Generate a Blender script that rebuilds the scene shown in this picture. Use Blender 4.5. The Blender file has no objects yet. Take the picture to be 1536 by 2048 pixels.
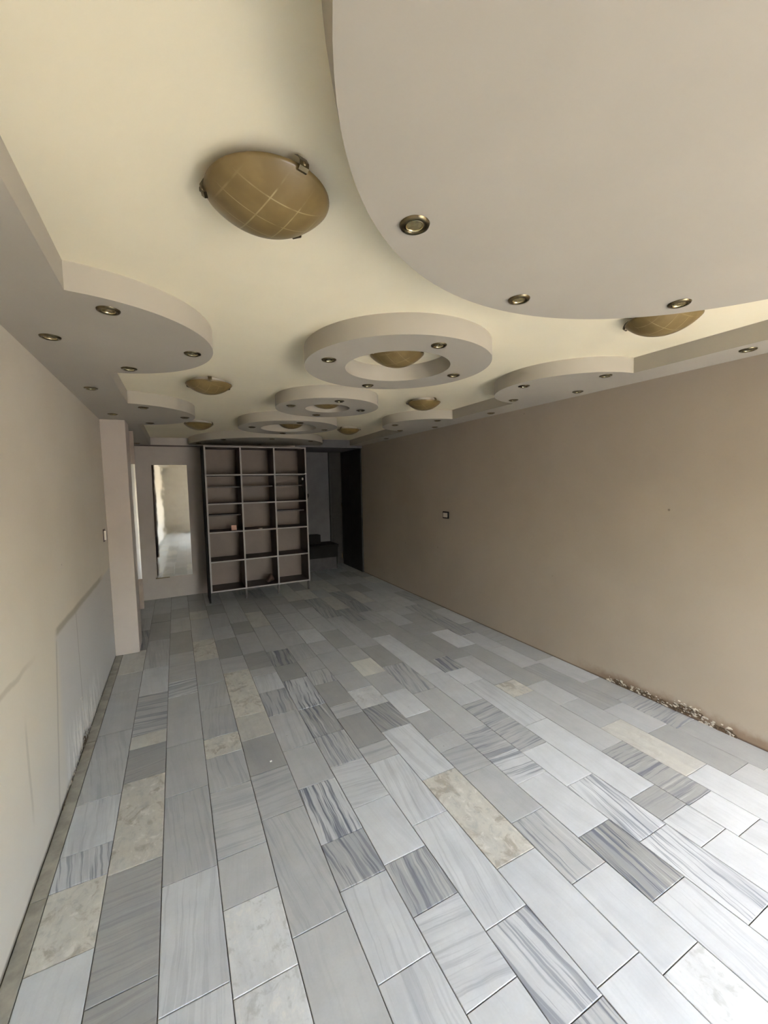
import bpy, bmesh, math, random
from mathutils import Matrix, Vector
R = random.Random(7)
scene = bpy.context.scene
COL = scene.collection
PI = math.pi

# ------------------------------------------------------------------ camera
cam_d = bpy.data.cameras.new('camera'); cam = bpy.data.objects.new('camera', cam_d); COL.objects.link(cam)
RT = (0.89081, -0.453835, -0.022169); UP = (0.051807, 0.052976, 0.997251); FW = (0.451413, 0.88951, -0.070703)
M = Matrix(((RT[0], UP[0], -FW[0], 0), (RT[1], UP[1], -FW[1], 0), (RT[2], UP[2], -FW[2], 1.7), (0, 0, 0, 1)))
cam.matrix_world = M
cam_d.sensor_fit = 'VERTICAL'; cam_d.sensor_height = 24.0; cam_d.sensor_width = 18.0
cam_d.lens = 819.117 / 2048 * 24.0
cam_d.clip_start = 0.02
scene.camera = cam

# ------------------------------------------------------------------ world, sun, exposure
w = bpy.data.worlds.new('sky'); scene.world = w; w.use_nodes = True
nt = w.node_tree; nt.nodes.clear()
wo = nt.nodes.new('ShaderNodeOutputWorld'); bg = nt.nodes.new('ShaderNodeBackground')
sky = nt.nodes.new('ShaderNodeTexSky'); sky.sky_type = 'NISHITA'; sky.sun_disc = False
sky.sun_elevation = math.radians(52); sky.sun_rotation = math.radians(200); sky.air_density = 1.2; sky.dust_density = 3.0
nt.links.new(sky.outputs[0], bg.inputs[0]); bg.inputs[1].default_value = 2.2
nt.links.new(bg.outputs[0], wo.inputs[0])
sd = bpy.data.lights.new('sun', 'SUN'); sd.energy = 21.0; sd.angle = math.radians(0.6); sd.color = (1.0, 0.90, 0.74)
so = bpy.data.objects.new('sun', sd); COL.objects.link(so)
so.rotation_euler = Vector((0.45, -0.62, -1.0)).to_track_quat('-Z', 'Y').to_euler()
so.location = (0, 6, 12)
scene.view_settings.view_transform = 'Standard'; scene.view_settings.look = 'None'
scene.view_settings.exposure = 2.3; scene.view_settings.gamma = 1.0
scene.view_settings.use_curve_mapping = False
scene.cycles.use_denoising = True
scene.cycles.max_bounces = 8; scene.cycles.diffuse_bounces = 4
scene.cycles.use_adaptive_sampling = True; scene.cycles.adaptive_threshold = 0.03

# ------------------------------------------------------------------ geometry helpers
def obj(name, bm, mat, parent=None, smooth=False, mesh=None, **props):
    if mesh is None:
        mesh = bpy.data.meshes.new(name)
        if smooth:
            for f in bm.faces: f.smooth = True
        bm.to_mesh(mesh); bm.free()
        for mm in (mat if isinstance(mat, (list, tuple)) else [mat]): mesh.materials.append(mm)
    o = bpy.data.objects.new(name, mesh); COL.objects.link(o)
    if parent: o.parent = parent
    for k, v in props.items(): o[k] = v
    return o

def empty(name, label, cat, loc=(0, 0, 0), rotz=0, group=None):
    o = bpy.data.objects.new(name, None); COL.objects.link(o)
    o.location = loc; o.rotation_euler = (0, 0, rotz); o.empty_display_size = .05
    o['label'] = label; o['category'] = cat
    if group: o['group'] = group
    return o

def box(bm, x0, x1, y0, y1, z0, z1, mi=0):
    v = [bm.verts.new(p) for p in ((x0,y0,z0),(x1,y0,z0),(x1,y1,z0),(x0,y1,z0),(x0,y0,z1),(x1,y0,z1),(x1,y1,z1),(x0,y1,z1))]
    for q in ((0,3,2,1),(4,5,6,7),(0,1,5,4),(1,2,6,5),(2,3,7,6),(3,0,4,7)):
        f = bm.faces.new([v[i] for i in q]); f.material_index = mi
    return v
def bx(*a, bevel=0.0, **k):
    bm = bmesh.new(); box(bm, *a, **k)
    if bevel: bmesh.ops.bevel(bm, geom=list(bm.edges), offset=bevel, segments=2, affect='EDGES', profile=.5)
    return bm
def lathe(bm, prof, n=48, c=(0, 0, 0), mi=0):
    rings = []
    for r, z in prof:
        if r < 1e-6: rings.append([bm.verts.new((c[0], c[1], c[2]+z))])
        else: rings.append([bm.verts.new((c[0]+r*math.cos(2*PI*i/n), c[1]+r*math.sin(2*PI*i/n), c[2]+z)) for i in range(n)])
    for a, b in zip(rings, rings[1:]):
        for i in range(n):
            j = (i+1) % n
            if len(a) == 1 and len(b) == 1: continue
            vs = [a[0], b[j], b[i]] if len(a) == 1 else ([a[i], a[j], b[0]] if len(b) == 1 else [a[i], a[j], b[j], b[i]])
            f = bm.faces.new(vs); f.material_index = mi; f.smooth = True
def tube(bm, pts, r, n=8):
    rings = []
    for i, p in enumerate(pts):
        p = Vector(p); d = (Vector(pts[min(i+1, len(pts)-1)]) - Vector(pts[max(i-1, 0)])).normalized()
        a = d.orthogonal().normalized(); b = d.cross(a)
        rings.append([bm.verts.new(p + r*(math.cos(2*PI*k/n)*a + math.sin(2*PI*k/n)*b)) for k in range(n)])
    for a, b in zip(rings, rings[1:]):
        for k in range(n):
            f = bm.faces.new([a[k], a[(k+1) % n], b[(k+1) % n], b[k]]); f.smooth = True
    bm.faces.new(rings[0][::-1]); bm.faces.new(rings[-1])
def sag(x, y):                       # the plasterboard sinks slightly towards the back
    return 0.0 if y < 0 else (0.0012 - 0.0003*x)*y*y
ZS, ZU = 2.417, 2.521                # soffit underside, upper ceiling
def sz(x, y, z): return z - sag(x, y)

# ------------------------------------------------------------------ material helpers
class NB:
    def __init__(s, name):
        s.m = bpy.data.materials.new(name); s.m.use_nodes = True; s.t = s.m.node_tree; s.t.nodes.clear()
        s.out = s.t.nodes.new('ShaderNodeOutputMaterial'); s.b = s.t.nodes.new('ShaderNodeBsdfPrincipled')
        s.t.links.new(s.b.outputs[0], s.out.inputs[0])
    def n(s, typ, **k):
        nd = s.t.nodes.new(typ)
        for a, v in k.items(): setattr(nd, a, v)
        return nd
    def put(s, sock, v):
        if isinstance(v, (int, float)): sock.default_value = v
        elif isinstance(v, tuple): sock.default_value = (v + (1,)) if len(v) == 3 and len(sock.default_value) == 4 else v
        else: s.t.links.new(v, sock)
    def math(s, op, a, b=0.0, c=None, clamp=False):
        nd = s.n('ShaderNodeMath', operation=op, use_clamp=clamp); s.put(nd.inputs[0], a); s.put(nd.inputs[1], b)
        if c is not None: s.put(nd.inputs[2], c)
        return nd.outputs[0]
    def add(s, a, b): return s.math('ADD', a, b)
    def mul(s, a, b): return s.math('MULTIPLY', a, b)
    def sub(s, a, b): return s.math('SUBTRACT', a, b)
    def step(s, v, e0, e1):          # smooth 0..1 between e0 and e1
        nd = s.n('ShaderNodeMapRange', interpolation_type='SMOOTHSTEP'); s.put(nd.inputs[0], v); s.put(nd.inputs[1], e0); s.put(nd.inputs[2], e1)
        return nd.outputs[0]
    def noise(s, vec, scale, detail=3, rough=.5, dist=0.0):
        nd = s.n('ShaderNodeTexNoise'); s.put(nd.inputs['Vector'], vec); nd.inputs['Scale'].default_value = scale
        nd.inputs['Detail'].default_value = detail; nd.inputs['Roughness'].default_value = rough; nd.inputs['Distortion'].default_value = dist
        return nd.outputs[0]
    def mix(s, f, a, b, blend='MIX'):
        nd = s.n('ShaderNodeMix', data_type='RGBA', blend_type=blend); s.put(nd.inputs[0], f); s.put(nd.inputs[6], a); s.put(nd.inputs[7], b)
        return nd.outputs[2]
    def coord(s, which='Object'): return s.n('ShaderNodeTexCoord').outputs[which]
    def xyz(s, v):
        nd = s.n('ShaderNodeSeparateXYZ'); s.put(nd.inputs[0], v); return nd.outputs
    def comb(s, x, y, z):
        nd = s.n('ShaderNodeCombineXYZ'); s.put(nd.inputs[0], x); s.put(nd.inputs[1], y); s.put(nd.inputs[2], z); return nd.outputs[0]
    def attr(s, name):
        nd = s.n('ShaderNodeAttribute', attribute_type='OBJECT', attribute_name=name); return nd.outputs['Fac']
    def bump(s, h, strength=.2, dist=.002):
        nd = s.n('ShaderNodeBump'); nd.inputs['Strength'].default_value = strength; nd.inputs['Distance'].default_value = dist
        s.put(nd.inputs['Height'], h); s.t.links.new(nd.outputs[0], s.b.inputs['Normal'])
    def set(s, **k):
        names = dict(col='Base Color', rough='Roughness', metal='Metallic', spec='Specular IOR Level', trans='Transmission Weight', em='Emission Color', ems='Emission Strength')
        for a, v in k.items(): s.put(s.b.inputs[names[a]], v)
        return s
def simple(name, col, rough=.6, metal=0.0, spec=.5, var=.06, scale=6, bump=0.0):
    nb = NB(name); c = nb.coord()
    n = nb.noise(c, scale, 4, .6)
    dark = tuple(v*(1-var*2) for v in col); lite = tuple(min(1, v*(1+var*2)) for v in col)
    nb.set(col=nb.mix(nb.step(n, .3, .7), dark, lite), rough=rough, metal=metal, spec=spec)
    if bump: nb.bump(nb.noise(c, scale*12, 3), bump)
    return nb.m

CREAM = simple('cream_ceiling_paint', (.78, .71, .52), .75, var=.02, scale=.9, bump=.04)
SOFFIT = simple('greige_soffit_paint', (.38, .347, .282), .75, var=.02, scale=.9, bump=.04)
WHITEW = simple('white_gypsum_edge', (.62, .58, .50), .8, var=.03)
PANEL = simple('taupe_panel_paint', (.40, .355, .31), .6, var=.03, scale=2)

# right wall: taupe paint with scuffs, pinholes, damp stain at the base
def wall_right_mat():
    nb = NB('right_wall_paint'); c = nb.coord(); X, Y, Z = nb.xyz(c)
    n = nb.noise(c, .8, 4, .6); col = nb.mix(nb.step(n, .3, .7), (.365, .308, .238), (.40, .342, .268))
    fine = nb.noise(c, 60, 3, .6); col = nb.mix(nb.mul(nb.step(fine, .62, .8), .12), col, (.25, .21, .17))
    # pinholes
    vor = nb.n('ShaderNodeTexVoronoi', feature='F1'); nb.put(vor.inputs['Vector'], c); vor.inputs['Scale'].default_value = 2.6
    dot = nb.math('SUBTRACT', 1.0, nb.step(vor.outputs['Distance'], .012, .03))
    col = nb.mix(nb.mul(dot, .7), col, (.10, .08, .06))
    nz = nb.noise(c, 9, 5, .65)
    damp = nb.mul(nb.math('SUBTRACT', 1.0, nb.step(nb.add(Z, nb.mul(nz, -.14)), -.05, .04)), nb.mul(nb.math('SUBTRACT', 1.0, nb.step(Y, 2.1, 2.6)), 1.0))
    col = nb.mix(nb.mul(damp, .8), col, (.20, .13, .08))
    base = nb.math('SUBTRACT', 1.0, nb.step(Z, .0, .016)); col = nb.mix(nb.mul(base, .85), col, (.09, .055, .035))
    nb.set(col=col, rough=.62); nb.bump(nb.noise(c, 25, 4), .12, .003); return nb.m
def wall_left_mat():
    nb = NB('left_wall_paint'); c = nb.coord(); X, Y, Z = nb.xyz(c)
    n = nb.noise(c, .9, 4, .6); nm = nb.noise(c, 4, 5, .6)
    col = nb.mix(nb.step(n, .3, .7), (.56, .505, .41), (.60, .55, .455))
    # repainted grey area below the chase line
    wob = nb.mul(nb.sub(nm, .5), .05)
    grey = nb.mul(nb.math('SUBTRACT', 1.0, nb.step(nb.add(Z, wob), .89, .93)), nb.step(nb.add(Y, wob), 2.72, 2.86))
    col = nb.mix(nb.mul(grey, .85), col, (.49, .475, .455))
    low = nb.math('SUBTRACT', 1.0, nb.step(nb.add(Z, nb.mul(nm, .5)), .35, 1.0)); col = nb.mix(nb.mul(low, .45), col, (.50, .50, .475))
    def line(v, at, wd): return nb.math('SUBTRACT', 1.0, nb.step(nb.math('ABSOLUTE', nb.sub(v, at)), wd*.25, wd))
    zline = nb.mul(line(nb.add(Z, nb.mul(wob, .5)), .915, .034), nb.mul(nb.step(Y, 2.76, 2.84), nb.math('SUBTRACT', 1.0, nb.step(Y, 4.2, 4.5))))
    col = nb.mix(nb.mul(zline, .8), col, (.30, .265, .20))
    z2 = nb.mul(line(nb.add(Z, wob), .92, .02), nb.mul(nb.step(Y, 1.7, 1.9), nb.math('SUBTRACT', 1.0, nb.step(Y, 2.1, 2.5))))
    col = nb.mix(nb.mul(z2, .5), col, (.33, .29, .22))
    crack = nb.mul(line(nb.add(Y, nb.mul(wob, .35)), 3.30, .012), nb.math('SUBTRACT', 1.0, nb.step(Z, .88, .90)))
    col = nb.mix(nb.mul(crack, .55), col, (.22, .20, .16))
    sm = nb.mul(line(nb.add(Y, nb.add(nb.mul(Z, -.22), nb.mul(wob, .5))), 2.60, .022), nb.math('SUBTRACT', 1.0, nb.step(Z, .84, .90)))
    col = nb.mix(nb.mul(sm, .55), col, (.30, .28, .23))
    sm2 = nb.mul(line(nb.add(Y, nb.mul(wob, .8)), 2.22, .02), nb.mul(nb.step(Z, .2, .35), nb.math('SUBTRACT', 1.0, nb.step(Z, .6, .75))))
    col = nb.mix(nb.mul(sm2, .4), col, (.30, .28, .23))
    vor = nb.n('ShaderNodeTexVoronoi', feature='F1'); nb.put(vor.inputs['Vector'], c); vor.inputs['Scale'].default_value = 3.4
    dot = nb.math('SUBTRACT', 1.0, nb.step(vor.outputs['Distance'], .012, .028)); col = nb.mix(nb.mul(dot, .6), col, (.10, .08, .06))
    # bare white filler streaks near the floor
    st = nb.noise(nb.comb(0.0, nb.mul(Y, 14.0), nb.mul(Z, 2.0)), 1.6, 5, .7)
    streak = nb.mul(nb.step(st, .49, .55), nb.mul(nb.math('SUBTRACT', 1.0, nb.step(Z, .10, .38)), nb.mul(nb.step(Y, 2.75, 2.95), nb.math('SUBTRACT', 1.0, nb.step(Y, 3.6, 4.2)))))
    col = nb.mix(nb.mul(streak, .85), col, (.74, .72, .68))
    base = nb.math('SUBTRACT', 1.0, nb.step(nb.add(Z, nb.mul(nm, -.03)), -.012, .012)); col = nb.mix(nb.mul(base, .8), col, (.10, .085, .06))
    nb.set(col=col, rough=.6); nb.bump(nb.add(nb.noise(c, 18, 4), nb.mul(nb.noise(c, 3, 2), 1.2)), .15, .004); return nb.m
WR, WL = wall_right_mat(), wall_left_mat()

def marble():
    nb = NB('veined_marble'); c = nb.coord()
    seed = nb.attr('seed'); tone = nb.attr('tone'); vein = nb.attr('vein'); vd = nb.attr('vdir'); mott = nb.attr('mott'); warm = nb.attr('warm')
    X, Y, Z = nb.xyz(c); s7 = nb.mul(seed, 37.0)
    inv = nb.sub(1.0, vd)
    ac = nb.add(nb.mul(X, inv), nb.mul(Y, vd)); al = nb.add(nb.mul(Y, inv), nb.mul(X, vd))
    ac = nb.add(ac, nb.mul(al, nb.mul(nb.sub(seed, .5), .35)))          # veins run a little askew
    warp = nb.noise(nb.comb(nb.add(ac, s7), nb.mul(al, 1.0), s7), 5, 3, .5)
    ac2 = nb.add(ac, nb.mul(nb.sub(warp, .5), .03))
    v1 = nb.noise(nb.comb(nb.add(nb.mul(ac2, 26.0), s7), nb.mul(al, .9), s7), 1.0, 3, .65)
    v2 = nb.noise(nb.comb(nb.add(nb.mul(ac2, 60.0), s7), nb.mul(al, 1.6), nb.add(s7, 9.0)), 1.0, 3, .6)
    soft = nb.noise(nb.comb(nb.add(nb.mul(ac2, 9.0), s7), nb.mul(al, 1.2), nb.add(s7, 4.0)), 1.0, 3, .5)
    cloud = nb.noise(nb.comb(nb.add(X, s7), Y, s7), 7, 5, .6)
    grain = nb.noise(nb.comb(nb.add(X, s7), Y, s7), 130, 2, .5)
    tt = nb.mul(tone, nb.add(.80, nb.mul(cloud, .34)))
    tt = nb.mul(tt, nb.add(.955, nb.mul(grain, .09)))
    nd = nb.n('ShaderNodeCombineColor'); nb.put(nd.inputs[0], nb.mul(tt, nb.add(.965, nb.mul(warm, .09)))); nb.put(nd.inputs[1], nb.mul(tt, nb.add(1.0, nb.mul(warm, .0))))
    nb.put(nd.inputs[2], nb.mul(tt, nb.sub(1.015, nb.mul(warm, .20)))); col = nd.outputs[0]
    # soft broad bands, fine dark veins, pale streaks
    col = nb.mix(nb.mul(nb.step(soft, .50, .66), nb.add(.12, nb.mul(vein, .45))), col, (.29, .31, .34))
    col = nb.mix(nb.math('MULTIPLY', nb.step(v1, .51, .60), nb.mul(vein, .72)), col, (.13, .15, .19))
    col = nb.mix(nb.math('MULTIPLY', nb.step(v2, .55, .62), nb.mul(vein, .7)), col, (.085, .10, .14))
    col = nb.mix(nb.math('MULTIPLY', nb.math('SUBTRACT', 1.0, nb.step(v2, .34, .42)), nb.mul(vein, .5)), col, (.66, .67, .66))
    # brown / white mottling
    m1 = nb.noise(nb.comb(nb.add(X, s7), nb.mul(Y, .8), s7), 11, 6, .65, .8)
    m2 = nb.noise(nb.comb(nb.add(X, s7), nb.mul(Y, .8), nb.add(s7, 3.0)), 24, 5, .65, .5)
    brown = nb.mul(warm, mott)
    col = nb.mix(nb.mul(nb.step(m1, .50, .64), nb.mul(brown, .8)), col, (.22, .17, .11))
    col = nb.mix(nb.mul(nb.step(m2, .52, .68), nb.mul(mott, .55)), col, (.36, .375, .36))
    col = nb.mix(nb.mul(nb.math('SUBTRACT', 1.0, nb.step(m2, .30, .46)), nb.mul(mott, .6)), col, (.78, .76, .70))
    vor = nb.n('ShaderNodeTexVoronoi', feature='F1'); nb.put(vor.inputs['Vector'], nb.comb(nb.add(X, s7), Y, 0.0)); vor.inputs['Scale'].default_value = 9
    dot = nb.mul(nb.math('SUBTRACT', 1.0, nb.step(vor.outputs['Distance'], .025, .05)), nb.step(cloud, .52, .58))
    col = nb.mix(nb.mul(dot, .6), col, (.14, .13, .11))
    # worn, dirty film
    g = nb.n('ShaderNodeNewGeometry').outputs['Position']
    dirt = nb.noise(g, 2.2, 2, .5); col = nb.mix(nb.mul(dirt, .16), col, (.25, .245, .21))
    nb.set(col=col, rough=nb.add(.26, nb.mul(dirt, .10)), spec=.5)
    nb.bump(nb.add(grain, nb.mul(v2, vein)), .06, .0006); return nb.m
MARBLE = marble()
GROUT = simple('dark_grout', (.13, .125, .11), .9, var=.15, scale=30)
CURB = simple('curb_stone', (.33, .31, .255), .5, var=.12, scale=8, bump=.1)
BRASS = simple('antique_brass', (.16, .13, .075), .30, 1.0, var=.1, scale=30)
BRASSL = simple('bright_brass', (.75, .66, .42), .22, 1.0, var=.05, scale=30)
DARKM = simple('dark_bronze', (.07, .055, .035), .4, .8)
def glass_bowl():
    nb = NB('amber_etched_glass'); c = nb.coord(); X, Y, Z = nb.xyz(c)
    rr = nb.math('SQRT', nb.add(nb.mul(X, X), nb.mul(Y, Y)))
    a = nb.add(nb.mul(X, .29), nb.mul(Y, -.957)); b = nb.add(nb.mul(X, .957), nb.mul(Y, .29))
    a = nb.add(a, nb.mul(nb.mul(b, b), .9)); b = nb.add(b, nb.mul(nb.mul(a, a), -1.2))
    def grid(v, sp, off):
        f = nb.math('FRACT', nb.add(nb.mul(v, 1/sp), off)); return nb.math('SUBTRACT', 1.0, nb.step(nb.math('ABSOLUTE', nb.sub(f, .5)), .012, .032))
    ln = nb.math('MAXIMUM', grid(a, .066, .25), grid(b, .082, .1))
    fade = nb.math('SUBTRACT', 1.0, nb.step(rr, .10, .155)); pat = nb.noise(c, 14, 2)
    ln = nb.mul(nb.mul(ln, fade), nb.step(pat, .30, .50))
    n = nb.noise(c, 9, 3, .6)
    col = nb.mix(nb.step(n, .35, .65), (.15, .103, .036), (.19, .133, .05))
    col = nb.mix(nb.mul(ln, .55), col, (.42, .36, .20))
    nb.set(col=col, rough=.33, spec=.5); return nb.m
BOWL = glass_bowl()
LENS = simple('lamp_lens_glass', (.30, .25, .13), .15, .5, var=.15, scale=60)
BLACK = simple('black_lacquer', (.009, .008, .007), .7, spec=.15)
EDGE = simple('grey_edge_band', (.27, .25, .23), .5, var=.04)
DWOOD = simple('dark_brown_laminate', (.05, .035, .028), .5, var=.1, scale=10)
BACKP = simple('pinkish_back_panel', (.14, .10, .075), .5, var=.06, scale=2)
WPLAST = simple('white_switch_plastic', (.62, .58, .52), .35, var=.02)
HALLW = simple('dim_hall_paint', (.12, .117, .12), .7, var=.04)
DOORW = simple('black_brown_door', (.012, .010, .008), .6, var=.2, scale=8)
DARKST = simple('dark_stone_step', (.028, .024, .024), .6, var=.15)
def mirror_mat():
    nb = NB('mirror_silver'); c = nb.coord(); nb.set(col=(.86, .87, .84), metal=1.0, rough=.045)
    nb.bump(nb.noise(c, 4.0, 2), .10, .010); return nb.m
MIRROR = mirror_mat()
PLAST = simple('flaking_plaster', (.66, .61, .52), .85, var=.12, scale=40)
HOLE = simple('exposed_brown_mortar', (.13, .09, .055), .95, var=.25, scale=50, bump=.4)

# ------------------------------------------------------------------ setting: walls
XL, XR, YB = -0.627, 3.161, 7.10
YFRONT = -2.7
OPEN_X = 1.3
LINTEL = 2.05
wl = obj('wall_left', bx(XL-.15, XL, YFRONT, YB, 0, 2.75), WL, kind='structure')
wr = obj('wall_right', bx(XR, XR+.15, YFRONT, 8.25, 0, 2.75), WR, kind='structure')
pn = obj('wall_back', bx(XL, 1.96, YB, YB+.12, 0, 2.75), PANEL, kind='structure')
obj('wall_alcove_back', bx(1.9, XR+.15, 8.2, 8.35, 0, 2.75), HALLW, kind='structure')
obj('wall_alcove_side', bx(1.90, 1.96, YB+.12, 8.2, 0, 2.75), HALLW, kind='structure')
# column standing against the left wall
obj('wall_column', bx(XL, -.414, 4.873, 5.21, 0, 2.386, bevel=.004), simple('column_paint', (.43, .375, .32), .6, var=.02, scale=2), kind='structure')
# ground and facades outside the open shop front
FRONTP = simple('front_wall_paint', (.36, .34, .30), .7, var=.03)
PAVE = simple('sunlit_paving', (.27, .245, .205), .9, var=.08, scale=3)
FACADE = simple('cream_street_facade', (.30, .27, .21), .9, var=.05, scale=1.5)
obj('pavement_outside', bx(-14, 16, -13, YFRONT-.15, -.25, -.10), PAVE, kind='structure')
obj('threshold_slab', bx(XL-.15, XR+.15, YFRONT-.15, YFRONT, -.10, .0), CURB, kind='structure')
bm = bx(XL-.15, OPEN_X, YFRONT-.15, YFRONT, 0, 2.75); box(bm, OPEN_X, XR+.15, YFRONT-.15, YFRONT, LINTEL, 2.75)
obj('wall_front', bm, FRONTP, kind='structure')
def facade(name, x0, x1, y0, y1, h, axis):
    f = obj(name, bx(x0, x1, y0, y1, -.1, h), FACADE, kind='structure')
    return f
facade('wall_street_opposite', -9, 12, -10.4, -10.0, 2.6, 'x')
facade('wall_street_side', 9.0, 9.4, -10.0, -3.6, 3.0, 'y')

# ------------------------------------------------------------------ ceiling
def strip_slab(bm, outer, inner_x, ztop, zbot, n=4):
    """outline points outer [(x,y)], straight wall edge x=inner_x; bottom faces plus the free edge."""
    rows = []
    for x, y in outer:
        rows.append([bm.verts.new((inner_x+(x-inner_x)*k/n, y, sz(inner_x+(x-inner_x)*k/n, y, zbot))) for k in range(n+1)])
    for a, b in zip(rows, rows[1:]):
        for k in range(n):
            vs = [a[k], a[k+1], b[k+1], b[k]]
            try: bm.faces.new(vs if inner_x < 1 else vs[::-1])
            except ValueError: pass
    lo = [bm.verts.new((x, y, sz(x, y, zbot))) for x, y in outer]; hi = [bm.verts.new((x, y, sz(x, y, ztop))) for x, y in outer]
    for i in range(len(outer)-1):
        vs = [lo[i], hi[i], hi[i+1], lo[i+1]]
        f = bm.faces.new(vs if inner_x < 1 else vs[::-1]); d = math.hypot(outer[i+1][0]-outer[i][0], outer[i+1][1]-outer[i][1])
        f.smooth = d < .05
bm = bmesh.new(); NX, NY = 8, 32
g = [[bm.verts.new((XL-.1+(XR-XL+.2)*i/NX, YFRONT+(YB-YFRONT)*j/NY, sz(XL+(XR-XL)*i/NX, YFRONT+(YB-YFRONT)*j/NY, ZU))) for i in range(NX+1)] for j in range(NY+1)]
for j in range(NY):
    for i in range(NX):
        f = bm.faces.new([g[j][i], g[j+1][i], g[j+1][i+1], g[j][i+1]]); f.smooth = True
vt = box(bm, XL-.15, XR+.15, YFRONT-.15, YB+.12, 2.66, 2.75)
ceil = obj('ceiling', bm, CREAM, kind='structure')
def arc(cx, cy, r, xe, n=48, left=True):
    s = 1 if left else -1
    a0 = math.asin(max(-1, min(1, (s*(xe-cx))/r)))    # angle where the circle meets the straight edge
    # param angle t from -90..90 around +x (left) or -x (right)
    t0 = -math.acos(max(-1, min(1, s*(xe-cx)/r)))
    return [(cx+s*r*math.cos(t0+(-2*t0)*i/n), cy+r*math.sin(t0+(-2*t0)*i/n)) for i in range(n+1)]
xl, xrr = -.317, 2.853
Lp = [(xl, YFRONT), (xl, 0), (xl, .6), (xl, 1.2)] + arc(-.355, 2.435, .574, xl) + [(xl, 3.5)] + arc(-.384, 4.573, .60, -.309) + [(-.303, 5.8), (-.298, 6.4), (-.294, YB)]
Rp = [(xrr, YFRONT), (xrr, 0), (xrr, .6), (xrr, 1.2)] + arc(2.878, 2.344, .566, xrr, left=False) + [(2.862, 3.4)] + arc(2.88, 4.43, .56, 2.87, left=False) + [(2.885, 5.8), (2.90, 6.4), (2.915, YB)]
bm = bmesh.new(); strip_slab(bm, Lp, XL, ZU+.005, ZS); bm.normal_update()
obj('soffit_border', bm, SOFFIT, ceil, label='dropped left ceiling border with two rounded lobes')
bm = bmesh.new(); strip_slab(bm, Rp, XR, ZU+.005, ZS)
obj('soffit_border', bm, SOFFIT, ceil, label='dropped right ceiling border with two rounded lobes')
def ring(cx, cy, ro, ri, n=120, half=False, flare=0.0):
    bm = bmesh.new(); a1 = 2*PI
    def pt(r, t, z):
        x, y = cx+r*math.cos(t), cy+r*math.sin(t)
        if half and y > YB: y = YB
        return (x, y, sz(x, y, z))
    T = [2*PI*i/n for i in range(n+1)] if not half else [PI + PI*i/n for i in range(n+1)]
    rs = [ri+(ro-ri)*k/5 for k in range(6)]
    rows = [[bm.verts.new(pt(r, t, ZS)) for r in rs] for t in T]
    for a, b in zip(rows, rows[1:]):
        for k in range(5):
            if ri == 0 and k == 0: bm.faces.new([a[0], b[1], a[1]])
            else: bm.faces.new([a[k], b[k], b[k+1], a[k+1]])
    for r, flip in ((ro, False), (ri, True)):
        if r == 0: continue
        lo = [bm.verts.new(pt(r, t, ZS)) for t in T]; hi = [bm.verts.new(pt(r+flare, t, ZU+.005)) for t in T]
        for i in range(len(T)-1):
            vs = [lo[i], lo[i+1], hi[i+1], hi[i]]
            f = bm.faces.new(vs[::-1] if flip else vs); f.smooth = True
    return bm
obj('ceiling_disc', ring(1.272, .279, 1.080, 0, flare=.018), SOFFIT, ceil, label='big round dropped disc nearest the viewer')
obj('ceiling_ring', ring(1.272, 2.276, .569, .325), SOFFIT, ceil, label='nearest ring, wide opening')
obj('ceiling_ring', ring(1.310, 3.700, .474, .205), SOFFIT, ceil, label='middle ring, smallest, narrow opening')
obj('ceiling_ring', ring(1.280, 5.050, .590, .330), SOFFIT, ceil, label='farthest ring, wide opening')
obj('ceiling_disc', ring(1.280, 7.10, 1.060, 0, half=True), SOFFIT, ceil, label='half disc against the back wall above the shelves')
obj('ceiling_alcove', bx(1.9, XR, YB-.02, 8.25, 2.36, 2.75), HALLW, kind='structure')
# dark strip put in as the shadow line at the back of the tray
obj('shadow_gap_strip', bx(XL, 1.96, YB-.02, YB, 2.325, 2.345), DWOOD, kind='structure')

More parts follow.
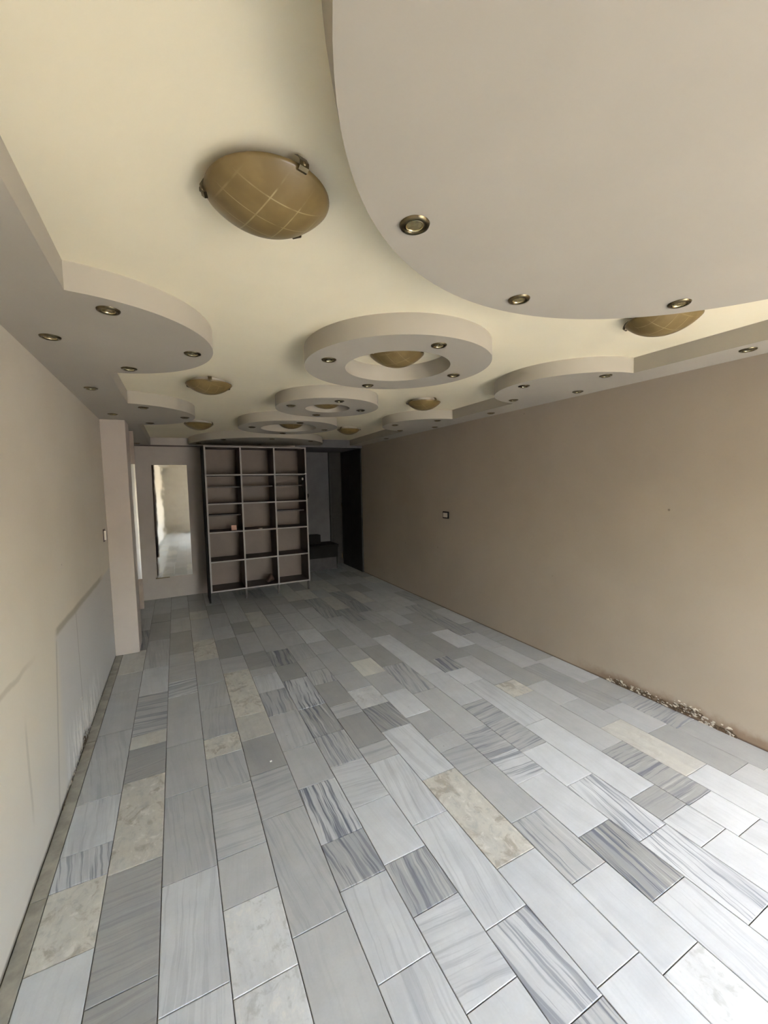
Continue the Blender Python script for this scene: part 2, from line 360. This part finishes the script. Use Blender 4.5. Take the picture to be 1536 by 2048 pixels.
# ------------------------------------------------------------------ floor
floor = obj('floor', bx(XL-.1, XR+.1, YFRONT, 8.25, -.12, -.005), GROUT, kind='structure')
J = [-.565, -.355, -.139, .083, .304, .525, .742, .960, 1.17, 1.40, 1.62, 1.848, 2.065, 2.285, 2.50, 2.72, 2.94, 3.161]
T = {0: ('L', [(1.76,'W'),(2.09,'LV'),(2.28,'Lv'),(2.63,'Gv'),(3.32,'G'),(3.96,'G'),(4.35,'C')]),
1: ('Dh', [(1.55,'Dh'),(2.07,'W'),(2.7,'Dh'),(3.04,'C'),(3.2,'GH'),(3.81,'L'),(4.36,'Gv'),(5.16,'D'),(5.84,'D'),(6.22,'G')]),
2: ('Lv', [(1.41,'Lv'),(1.9,'Gv'),(2.46,'G'),(2.95,'G'),(3.66,'LH'),(3.95,'Gh'),(4.63,'D'),(5.31,'G'),(5.9,'D')]),
3: ('M', [(1.35,'M'),(1.67,'G'),(1.92,'Gh'),(2.38,'Gv'),(2.7,'W'),(2.92,'Gv'),(3.32,'Gv'),(3.76,'G'),(4.31,'W'),(4.9,'G'),(5.71,'C'),(6.1,'D')]),
4: ('G', [(1.44,'Gv'),(2.05,'Gh'),(2.41,'D'),(2.78,'C'),(3.09,'W'),(3.9,'Gh'),(4.25,'D'),(4.81,'G'),(5.25,'G'),(5.84,'D')]),
5: ('Lv', [(1.16,'Lv'),(1.52,'GV'),(1.77,'LX'),(2.17,'G'),(2.54,'Gv'),(2.99,'GV'),(3.37,'Lv'),(3.7,'G'),(3.85,'Dh'),(4.25,'G'),(4.88,'D')]),
6: ('L', [(.96,'Lh'),(1.29,'GV'),(1.54,'L'),(1.9,'Lh'),(2.25,'GV'),(2.58,'DX'),(2.97,'LX'),(3.48,'D'),(3.81,'DX'),(4.19,'G'),(5.01,'C')]),
7: ('GV', [(.79,'LV'),(1.12,'Lv'),(1.66,'Lv'),(2.17,'Gh'),(2.34,'D'),(2.72,'Gh'),(2.89,'D'),(3.28,'GV'),(3.55,'G'),(3.83,'Gv'),(4.23,'G'),(4.62,'Gh'),(5.45,'D')]),
8: ('L', [(.81,'L'),(1.29,'W'),(1.9,'Lv'),(2.42,'DV'),(2.75,'M'),(3.04,'G'),(3.37,'G'),(3.87,'G'),(4.2,'L'),(4.63,'G')]),
9: ('M', [(.73,'L'),(1.09,'GV'),(1.44,'G'),(1.82,'Gh'),(2.05,'G'),(2.2,'G'),(2.49,'L'),(2.86,'G'),(3.22,'B'),(3.55,'G'),(3.92,'D'),(4.45,'G')]),
10: ('Lv', [(.89,'DX'),(1.23,'L'),(1.62,'LH'),(1.86,'GH'),(2.15,'G'),(2.75,'GV'),(3.3,'D'),(3.8,'G')]),
11: ('L', [(.67,'LV'),(1.08,'LV'),(1.48,'L'),(1.81,'GH'),(2.42,'L'),(2.97,'L'),(3.49,'L'),(4.0,'D')]),
12: ('L', [(.93,'Lv'),(1.1,'Dh'),(1.26,'L'),(2.0,'Lv'),(2.67,'L'),(2.93,'DX'),(3.21,'D')]),
13: ('L', [(.88,'L'),(1.09,'DH'),(1.58,'G'),(2.32,'W'),(2.54,'G'),(3.11,'D')]),
14: ('L', [(1.21,'C'),(1.74,'G'),(2.07,'G'),(2.4,'D'),(3.31,'L'),(3.81,'D')]),
15: ('G', [(1.1,'D'),(1.55,'G'),(1.87,'Dv'),(2.66,'G')]),
16: ('G', [(1.03,'D'),(1.49,'DH'),(1.91,'D'),(2.21,'G')])}
ST = {'L': (.61, 0), 'G': (.48, .12), 'D': (.36, .25), 'C': (.56, .55), 'W': (.60, .65), 'M': (.68, .1), 'B': (.78, .55)}
def tile_bm(x0, x1, y0, y1, z, gap=.0017):
    bm = bmesh.new(); x0 += gap; x1 -= gap; y0 += gap; y1 -= gap; cx, cy = (x0+x1)/2, (y0+y1)/2
    hx, hy = (x1-x0)/2, (y1-y0)/2; b = .0015
    r = []
    for dx, dz in ((0, -.018), (0, -.0012), (b, 0)):
        r.append([bm.verts.new((sx*(hx-dx), sy*(hy-dx), dz)) for sx, sy in ((-1,-1),(1,-1),(1,1),(-1,1))])
    for a, c in zip(r, r[1:]):
        for i in range(4): bm.faces.new([a[i], a[(i+1) % 4], c[(i+1) % 4], c[i]])
    bm.faces.new(r[-1])
    return bm, (cx, cy, z)
stuff = bmesh.new()
def tile(k, y0, y1, code, named):
    rnd = random.Random(int(k*1000+y0*100))
    x0, x1 = J[k], J[k+1]; z = rnd.uniform(-.0005, .0003)
    bm, c = tile_bm(x0, x1, y0, y1, z)
    if not named:
        tmp = bpy.data.meshes.new('t'); bmesh.ops.translate(bm, verts=bm.verts, vec=c); bm.to_mesh(tmp); bm.free(); stuff.from_mesh(tmp); bpy.data.meshes.remove(tmp); return
    o = obj('floor_tile', bm, MARBLE, floor); o.location = c
    tone, warm = ST[code[0]]; v = code[1:2]
    o['tone'] = tone*rnd.uniform(.94, 1.06); o['seed'] = rnd.random()
    o['vein'] = {'': .06, 'v': .22, 'h': .24, 'V': .8, 'H': .75, 'X': 1.25}[v]
    o['vdir'] = 1.0 if v in ('h', 'H') else 0.0
    o['mott'] = 1.0 if code[0] in 'WM' else (.35 if code[0] == 'C' else 0.0)
    o['warm'] = warm
ntile = 0
for k in range(17):
    first, lst = T[k]; rnd = random.Random(k)
    ys = [(y, c) for y, c in lst]
    y = ys[0][0]; pre = []
    yy = y
    while yy > .42:
        n0 = yy - rnd.uniform(.35, .55); pre.append((n0, first if yy == y else rnd.choice(['L', 'G', 'Lv', 'C', 'L']))); yy = n0
    seq = sorted(pre) + ys
    lasty = ys[-1][0]
    while lasty < 7.3:
        lasty += rnd.uniform(.42, .72); seq.append((lasty, rnd.choice(['D', 'G', 'G', 'Gv', 'C', 'Dh', 'DV'])))
    seq = [s for s in seq if s[0] < 8.15] + [(8.2, '')]
    for (a, ca), (b, cb) in zip(seq, seq[1:]):
        nm = b > .45 and a < 7.1
        tile(k, a, b, ca, nm); ntile += nm
    yy = seq[0][0]
    while yy > YFRONT:
        n0 = max(YFRONT, yy - rnd.uniform(.35, .6)); tile(k, n0, yy, 'L', False); yy = n0
so2 = obj('floor_tile_rest', stuff, MARBLE, floor, kind='stuff')
so2['tone'] = .5; so2['seed'] = .3; so2['vein'] = .3; so2['vdir'] = 0.0; so2['mott'] = 0.0; so2['warm'] = .2
for a, b in ((YFRONT, -2.0), (-2.0, -.9), (-.9, .1), (.1, .95), (.95, 2.08), (2.08, 3.27), (3.27, 4.48), (4.48, 4.872)):
    bm, c = tile_bm(XL+.002, J[0], a, b, 0.001); o = obj('border_tile', bm, CURB, floor); o.location = c

# ------------------------------------------------------------------ peeling plaster (real flakes)
def flakes(name, parent, wallx, side, spots, n, mat, smin=.004, smax=.02, seed=1):
    r = random.Random(seed); bm = bmesh.new()
    for i in range(n):
        y0, y1, z0, z1 = r.choice(spots); y = r.uniform(y0, y1); z = z0+(z1-z0)*r.random()**1.6; s = r.uniform(smin, smax)
        off = r.uniform(.0, .004)*side; k = r.randint(4, 6); ph = r.random()*6
        c = Vector((wallx+off, y, z)); tilt = r.uniform(-.6, .6)
        vs = []
        for j in range(k):
            t = ph+2*PI*j/k; q = s*r.uniform(.5, 1)
            vs.append(bm.verts.new(c+Vector((side*(.001+abs(math.sin(t*.5+tilt))*q*.28), q*1.5*math.cos(t), q*.8*math.sin(t)))))
        cv = bm.verts.new(c+Vector((side*.002, 0, 0)))
        for j in range(k): bm.faces.new([cv, vs[j], vs[(j+1) % k]])
    return obj(name, bm, mat, parent, kind='stuff')
flakes('plaster_flakes', wr, XR-.002, -1, [(1.25, 1.45, .0, .05), (1.42, 1.85, .01, .06), (1.85, 2.15, .01, .05), (1.45, 1.62, .03, .09)], 230, PLAST, .003, .014, 3)
flakes('exposed_mortar', wr, XR-.001, -1, [(1.45, 1.62, .02, .06), (1.62, 1.9, .01, .04), (1.95, 2.1, .01, .03), (1.26, 1.36, .0, .025)], 190, HOLE, .007, .024, 4)
flakes('plaster_flakes', wl, XL+.001, 1, [(3.0, 3.5, .0, .22), (3.1, 3.45, .05, .35), (3.5, 3.95, .0, .1), (2.75, 3.0, .0, .05)], 190, PLAST, .004, .014, 5)
flakes('exposed_mortar', wl, XL+.001, 1, [(3.05, 3.4, .0, .05), (2.6, 3.0, .0, .015), (3.2, 3.35, .0, .09)], 90, HOLE, .006, .018, 6)

# ------------------------------------------------------------------ recessed downlights
def spot_parts(root, shared={}):
    if not shared:
        bm = bmesh.new(); lathe(bm, [(.0262, .0005), (.0268, -.003), (.029, -.0065), (.034, -.0078), (.040, -.0055), (.0425, .0)], 40)
        shared['trim_ring'] = (bm, BRASS)
        bm = bmesh.new(); lathe(bm, [(.0266, -.002), (.0255, -.0045), (.0235, -.0045), (.0225, -.0015), (.0225, .0)], 40); shared['inner_ring'] = (bm, BRASSL)
        bm = bmesh.new(); lathe(bm, [(.0228, -.0005), (.018, -.0028), (.010, -.0010), (.0, -.0030)], 32); shared['lens'] = (bm, LENS)
        for k, (b, m) in list(shared.items()):
            o = obj(k, b, m, root); shared[k] = o.data
    else:
        for k, me in shared.items(): obj(k, None, None, root, mesh=me)
SP = [
 (.632, 1.018, 'brass downlight on the big ceiling disc, near its left curved edge', 'disc'),
 (1.254, 1.247, 'brass downlight on the big ceiling disc, at the front middle of its curve', 'disc'),
 (1.901, 1.000, 'brass downlight on the big ceiling disc, above the half-hidden amber bowl lamp', 'disc'),
 (-.200, 1.993, 'brass downlight on the near left lobe, closest to its square inner corner', 'left'),
 (-.478, 2.427, 'brass downlight on the near left lobe, beside the left wall', 'left'),
 (.120, 2.447, 'brass downlight at the rounded tip of the near left lobe', 'left'),
 (-.205, 2.876, 'brass downlight on the near left lobe, on its far side', 'left'),
 (-.483, 3.488, 'brass downlight on the narrow left border between the two lobes', 'left'),
 (-.207, 4.134, 'brass downlight on the far left lobe, on its near side', 'left'),
 (-.476, 4.540, 'brass downlight just above the top of the column', 'left'),
 (.124, 4.568, 'brass downlight at the rounded tip of the far left lobe', 'left'),
 (-.200, 5.012, 'brass downlight on the far left lobe, on its far side', 'left'),
 (-.455, 6.93, 'tiny dark downlight in the far left corner over the mirror wall', 'left'),
 (.823, 2.275, 'brass downlight on the nearest ceiling ring, left side', 'ring1'),
 (1.270, 1.824, 'brass downlight on the nearest ceiling ring, on the near side in front of the bowl', 'ring1'),
 (1.707, 2.286, 'brass downlight on the nearest ceiling ring, right side', 'ring1'),
 (1.287, 2.750, 'brass downlight on the nearest ceiling ring, far side', 'ring1'),
 (.956, 3.662, 'brass downlight on the middle ceiling ring, left side', 'ring2'),
 (1.292, 3.341, 'brass downlight on the middle ceiling ring, near side', 'ring2'),
 (1.641, 3.683, 'brass downlight on the middle ceiling ring, right side', 'ring2'),
 (1.313, 4.053, 'brass downlight on the middle ceiling ring, far side', 'ring2'),
 (.846, 5.057, 'brass downlight on the farthest ceiling ring, left side', 'ring3'),
 (1.297, 4.600, 'brass downlight on the farthest ceiling ring, near side', 'ring3'),
 (1.751, 5.089, 'brass downlight on the farthest ceiling ring, right side', 'ring3'),
 (1.316, 5.520, 'brass downlight on the farthest ceiling ring, far side', 'ring3'),
 (.653, 6.330, 'small dark downlight on the back half disc, left of its middle', 'back'),
 (1.318, 6.190, 'small dark downlight on the back half disc, front middle', 'back'),
 (.350, 6.830, 'small dark downlight at the left end of the back half disc', 'back'),
 (1.965, 6.400, 'small dark downlight on the back half disc, towards its right end', 'back'),
 (1.276, 6.980, 'small dark downlight on the back half disc, directly over the shelf top', 'back'),
 (2.966, 1.190, 'brass downlight on the right border near the right edge of the picture', 'right'),
 (2.726, 1.896, 'brass downlight on the near right lobe, on its near side', 'right'),
 (2.413, 2.347, 'brass downlight at the rounded tip of the near right lobe', 'right'),
 (2.994, 2.327, 'brass downlight on the near right lobe, beside the right wall', 'right'),
 (2.736, 2.785, 'brass downlight on the near right lobe, on its far side', 'right'),
 (3.021, 3.399, 'brass downlight on the right border between the two lobes', 'right'),
 (2.761, 4.013, 'brass downlight on the far right lobe, on its near side', 'right'),
 (2.449, 4.474, 'brass downlight at the rounded tip of the far right lobe', 'right'),
 (3.050, 4.495, 'brass downlight on the far right lobe, beside the right wall', 'right'),
 (2.771, 4.924, 'brass downlight on the far right lobe, on its far side', 'right'),
 (3.040, 5.850, 'brass downlight on the dark right border beyond both lobes', 'right')]
GN = {'disc': 'downlights in the big ceiling disc', 'left': 'downlights in the left ceiling border', 'right': 'downlights in the right ceiling border',
      'ring1': 'downlights in the nearest ceiling ring', 'ring2': 'downlights in the middle ceiling ring', 'ring3': 'downlights in the farthest ceiling ring', 'back': 'downlights in the back half disc'}
for x, y, lab, g_ in SP:
    t = empty('recessed_downlight', lab, 'downlight', (x, y, sz(x, y, ZS)-.001), 0, GN[g_])
    spot_parts(t)

# ------------------------------------------------------------------ amber glass bowl lamps
def bowl_parts(root, shared={}):
    if not shared:
        R0, H = .166, .072; rc = (R0*R0+H*H)/(2*H); prof = []
        for i in range(21):
            a = math.asin(R0/rc)*(1-i/20); prof.append((rc*math.sin(a), -(rc*math.cos(a)-(rc-H))))
        inner = [(r*.97, z+.006) for r, z in prof if r > .001][::-1] 
        bm = bmesh.new(); lathe(bm, [(R0-.002, .002)] + prof, 72); me = obj('glass_bowl', bm, BOWL, root); shared['glass_bowl'] = (me.data, 0)
        bm = bmesh.new(); lathe(bm, [(.118, .031), (.118, .012), (.10, .008), (0, .008)], 56); me = obj('base_plate', bm, WHITEW, root); shared['base_plate'] = (me.data, 0)
        bm = bmesh.new()
        n = 8; pts = [(.150, 0, .030), (.163, 0, .022), (.173, 0, .006), (.172, 0, -.006), (.164, 0, -.012), (.158, 0, -.011)]
        ra = [bm.verts.new((p[0], -.013, p[2])) for p in pts]; rb = [bm.verts.new((p[0], .013, p[2])) for p in pts]
        ra2 = [bm.verts.new((p[0]+.002, -.013, p[2]-.001)) for p in pts]; rb2 = [bm.verts.new((p[0]+.002, .013, p[2]-.001)) for p in pts]
        for i in range(len(pts)-1):
            bm.faces.new([ra[i], ra[i+1], rb[i+1], rb[i]]); bm.faces.new([rb2[i], rb2[i+1], ra2[i+1], ra2[i]])
            bm.faces.new([ra[i+1], ra[i], ra2[i], ra2[i+1]]); bm.faces.new([rb[i], rb[i+1], rb2[i+1], rb2[i]])
        lathe(bm, [(0, -.010), (.006, -.008), (.006, .0)], 12, (.172, 0, .004))
        me = obj('retaining_clip', bm, BRASS, root); shared['retaining_clip'] = (me.data, 0)
        me.rotation_euler.z = math.radians(-72)
        for a in (48, 168): o = obj('retaining_clip', None, None, root, mesh=me.data); o.rotation_euler.z = math.radians(a)
    else:
        obj('glass_bowl', None, None, root, mesh=shared['glass_bowl'][0]); obj('base_plate', None, None, root, mesh=shared['base_plate'][0])
        for a in (-72, 48, 168): o = obj('retaining_clip', None, None, root, mesh=shared['retaining_clip'][0]); o.rotation_euler.z = math.radians(a)
BW = [(.272, 1.198, 0, 'largest-looking amber glass bowl lamp, fully visible left of the big disc'),
 (2.235, 1.25, 65, 'amber glass bowl lamp half hidden behind the edge of the big disc'),
 (1.262, 2.262, 15, 'amber glass bowl lamp inside the nearest ceiling ring'),
 (.272, 3.44, 100, 'amber glass bowl lamp beyond the tip of the near left lobe'),
 (2.248, 3.50, 110, 'amber glass bowl lamp between the two right lobes'),
 (1.310, 3.72, 20, 'amber glass bowl lamp inside the middle ceiling ring'),
 (.295, 5.47, 40, 'small amber glass bowl lamp beyond the far left lobe'),
 (2.270, 5.54, 40, 'small amber glass bowl lamp far back on the right, left of the dark border'),
 (1.330, 5.12, 70, 'amber glass bowl lamp inside the farthest ceiling ring')]
for x, y, a, lab in BW:
    t = empty('ceiling_bowl_lamp', lab, 'ceiling lamp', (x, y, sz(x, y, ZU)-.031), math.radians(a), 'amber glass bowl lamps on the ceiling')
    bowl_parts(t)

# ------------------------------------------------------------------ mirrors
t = empty('wall_mirror', 'tall frameless mirror leaning on the taupe back wall left of the shelves', 'mirror', (-.062, YB-.004, 0))
t.rotation_euler = (math.radians(.15), 0, math.radians(-.6))
bm = bmesh.new(); vs = box(bm, -.236, .240, -.012, -.003, .330, 2.046)
vs[0].co.x -= .012; vs[3].co.x -= .012
obj('mirror_glass', bm, MIRROR, t)
obj('ledge', bx(-.27, -.08, -.022, -.002, .316, .329), BRASS, t)
t = empty('added_mirror_strip', 'narrow tall mirror strip added to give the bright line behind the right edge of the column', 'mirror', (-.4, 5.22, 0))  # added mirror, faces the opening so its reflection makes the bright line
obj('backing_board', bx(-.027, .026, .0, .018, .36, 2.32), simple('brown_board', (.24, .19, .15), .6), t)
ms = obj('mirror_glass', bx(-.025, .0235, -.006, -.0005, .70, 1.965), MIRROR, t)

# ------------------------------------------------------------------ shelf unit
SX0, SX1, SY0, SY1 = .400, 1.868, 6.40, 6.84
VX = [.400, .886, 1.377, 1.868]; RZ = [.16, .597, 1.030, 1.445, 1.868, 2.280]; th = .011
t = empty('shelf_unit', 'tall open grid shelf unit with three columns and pale board edges', 'shelf', (0, 0, 0))
S0 = Vector((SX0, SY0, 0)); t.location = S0
def L(*a): return bx(a[0]-SX0, a[1]-SX0, a[2]-SY0, a[3]-SY0, a[4], a[5])
def LL(bm, *a): box(bm, a[0]-SX0, a[1]-SX0, a[2]-SY0, a[3]-SY0, a[4], a[5])
for i, x in enumerate(VX):
    o = obj('upright', L(x-th, x+th, SY0+.004, SY1, RZ[0]-.01, RZ[-1]+th), DWOOD, t)
    obj('edge_band', L(x-th, x+th, SY0, SY0+.004, RZ[0]-th, RZ[-1]+th), EDGE, o)
for k, z in enumerate(RZ):
    for i in range(3):
        a, b = VX[i]+th, VX[i+1]-th
        o = obj('shelf_board', L(a, b, SY0+.004, SY1, z-th, z+th), DWOOD, t)
        obj('edge_band', L(a, b, SY0+.0005, SY0+.004, z-th*.8, z+th*.8), EDGE, o)
for k in range(5):
    for i in range(3):
        obj('back_panel', L(VX[i]+th, VX[i+1]-th, SY1-.012, SY1-.002, RZ[k]+th, RZ[k+1]-th), BACKP, t)
for i, z in ((0, 1.69), (1, 1.69), (2, 1.69), (0, 1.27), (2, 1.29)):
    obj('half_shelf', L(VX[i]+th, VX[i+1]-th, SY0+.14, SY1-.012, z-.009, z+.009), DWOOD, t)
obj('side_board', L(SX0-th-.022, SX0-th-.001, SY0+.002, SY1, 0, 2.29), BLACK, t, label='black outer side board reaching the floor')
for x in (VX[1], VX[2], VX[3]-.006):
    obj('leg', L(x-.012, x+.012, SY0+.02, SY0+.06, 0, RZ[0]-.012), DWOOD, t)
# things left on the shelves
def tag(o, label, cat, group=None):
    o['label'] = label; o['category'] = cat
    if group: o['group'] = group
    return o
def at(o, x, y, z, rz=0): o.location = (x, y, z); o.rotation_euler.z = rz; return o
tag(at(obj('small_card_box', bx(-.038, .038, -.012, .012, 0, .075, bevel=.003), simple('salmon_card', (.62, .36, .27), .7)), .760, 6.50, 1.0415, .1), 'small salmon pink card box on the shelf, left column middle row', 'box')
bm = bmesh.new(); lathe(bm, [(0, 0), (.030, .0), (.033, .006), (.026, .012), (.012, .009), (0, .008)], 20)
tag(at(obj('small_dish', bm, simple('pale_dish', (.62, .55, .45), .5)), 1.14, 6.45, 1.0415), 'small pale flat dish on the shelf, middle column', 'dish')
r = random.Random(11); bm = bmesh.new(); bmesh.ops.create_icosphere(bm, subdivisions=3, radius=.055)
for v in bm.verts:
    k = 1+.25*math.sin(v.co.x*60+1)*math.sin(v.co.z*45)+.12*math.sin(v.co.y*80); v.co *= k; v.co.z = (v.co.z+.06)*1.05 if v.co.z > -.05 else 0
    v.co.z = max(0, v.co.z)
tag(at(obj('crumpled_cloth', bm, simple('dark_brown_rag', (.06, .035, .025), .9), smooth=True), 1.275, 6.55, .1715), 'dark brown crumpled cloth in the bottom row of the shelves, middle column', 'cloth')
# cable with plug hanging at the right upright
t2 = empty('hanging_cable', 'black cable with white plugs hanging at the right side of the shelves', 'cable', (1.80, 6.38, 1.86))
bm = bmesh.new(); tube(bm, [(.045, -.02, -.0), (.03, -.01, -.02), (.0, -.01, -.05), (-.005, 0, -.12), (.0, .0, -.20), (.02, .01, -.27), (.04, .012, -.34)], .006); obj('cord', bm, BLACK, t2)
bm = bmesh.new(); lathe(bm, [(0, -.028), (.012, -.024), (.014, .0), (.008, .012), (0, .014)], 14, (.0, -.012, -.06)); obj('plug', bm, WPLAST, t2)
bm = bmesh.new(); lathe(bm, [(0, 0), (.016, .002), (.018, .014), (.010, .022), (0, .024)], 14, (.045, -.026, .0)); obj('socket', bm, WPLAST, t2)
bm = bmesh.new(); lathe(bm, [(0, -.05), (.016, -.045), (.02, -.01), (.010, .03), (0, .034)], 16)
for v in bm.verts: v.co.x += v.co.z*.25
tag(at(obj('dark_knob_hook', bm, BLACK), 1.90, 6.46, 1.52), 'dark hook on the outer right side of the shelves', 'hook')

# ------------------------------------------------------------------ alcove right of the shelves
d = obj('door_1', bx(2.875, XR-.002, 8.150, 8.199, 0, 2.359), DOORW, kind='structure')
for z0, z1 in ((.15, 1.0), (1.1, 2.0)): obj('door_panel', bx(2.92, 3.11, 8.142, 8.152, z0, z1, bevel=.004), DOORW, d)
bm = bmesh.new(); tube(bm, [(3.12, 8.150, 1.25), (3.12, 8.115, 1.25), (3.12, 8.11, 1.30), (3.12, 8.11, 1.20)], .008); obj('door_handle', bm, BRASSL, d)
obj('lower_latch', bx(3.10, 3.115, 8.128, 8.152, .12, .23, bevel=.003), BRASSL, d)
t = empty('low_bench', 'low black bench with a raised block at the dark back right of the shelves', 'bench', (2.4, 8.0, 0))
obj('bench_top', bx(-.42, .47, -.30, .19, .44, .50, bevel=.005), BLACK, t)
obj('bench_front', bx(-.41, .46, -.27, -.25, .24, .44), BLACK, t)
for x in (-.40, .43):
    obj('side_panel', bx(x, x+.025, -.25, .18, .0, .44), BLACK, t)
obj('kick_board', bx(-.37, .43, -.26, -.24, .0, .24), DARKST, t)
tag(at(obj('black_box', bx(-.13, .13, -.09, .09, 0, .18, bevel=.01), BLACK), 2.45, 8.03, .5005), 'black box standing on the low bench in the dark corner', 'box')

shade = empty('dark_shade_panels', 'added tall black panels standing in for the darkness of the unlit corner at the far right wall', 'shade panel', (XR-.001, 7.62, 0))  # added black panels: the far wall's darkness as colour, no furniture
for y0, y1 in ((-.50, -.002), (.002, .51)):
    o = obj('door', bx(-.03, 0, y0, y1, 0, 2.355, bevel=.003), DOORW, shade)  # plain flat panel, its black stands for deep shade
# ------------------------------------------------------------------ switches
def plate(name, label, cat, loc, rz, fw, fh, frame, insert, fd=.014, rd=.019):
    t = empty(name, label, cat, loc, rz)
    obj('frame', bx(-fw/2, fw/2, -fd, 0, -fh/2, fh/2, bevel=.002), frame, t)
    obj('rocker', bx(-fw/2+.017, fw/2-.017, -rd, -fd+.001, -fh/2+.016, fh/2-.016, bevel=.0015), insert, t)
    return t
t = plate('wall_switch', 'square light switch with dark frame on the right wall', 'switch', (XR-.0005, 4.42, 1.262), -PI/2, .125, .092, BLACK, simple('beige_rocker', (.55, .50, .44), .4))
t = plate('wall_switch', 'white light switch on the left wall just before the column', 'switch', (XL+.0005, 4.66, 1.262), PI/2, .09, .12, simple('brown_frame', (.10, .06, .05), .5), WPLAST, .006, .022)

# ------------------------------------------------------------------ small things on the floor
bm = bmesh.new(); box(bm, -.007, .007, -.005, .005, 0, .004); bmesh.ops.bevel(bm, geom=list(bm.edges), offset=.001, segments=1, affect='EDGES')
tag(at(obj('white_chip', bm, simple('white_chip_plastic', (.9, .9, .88), .5)), .44, 2.485, .0005, .4), 'tiny white chip lying on a grey floor tile', 'chip')
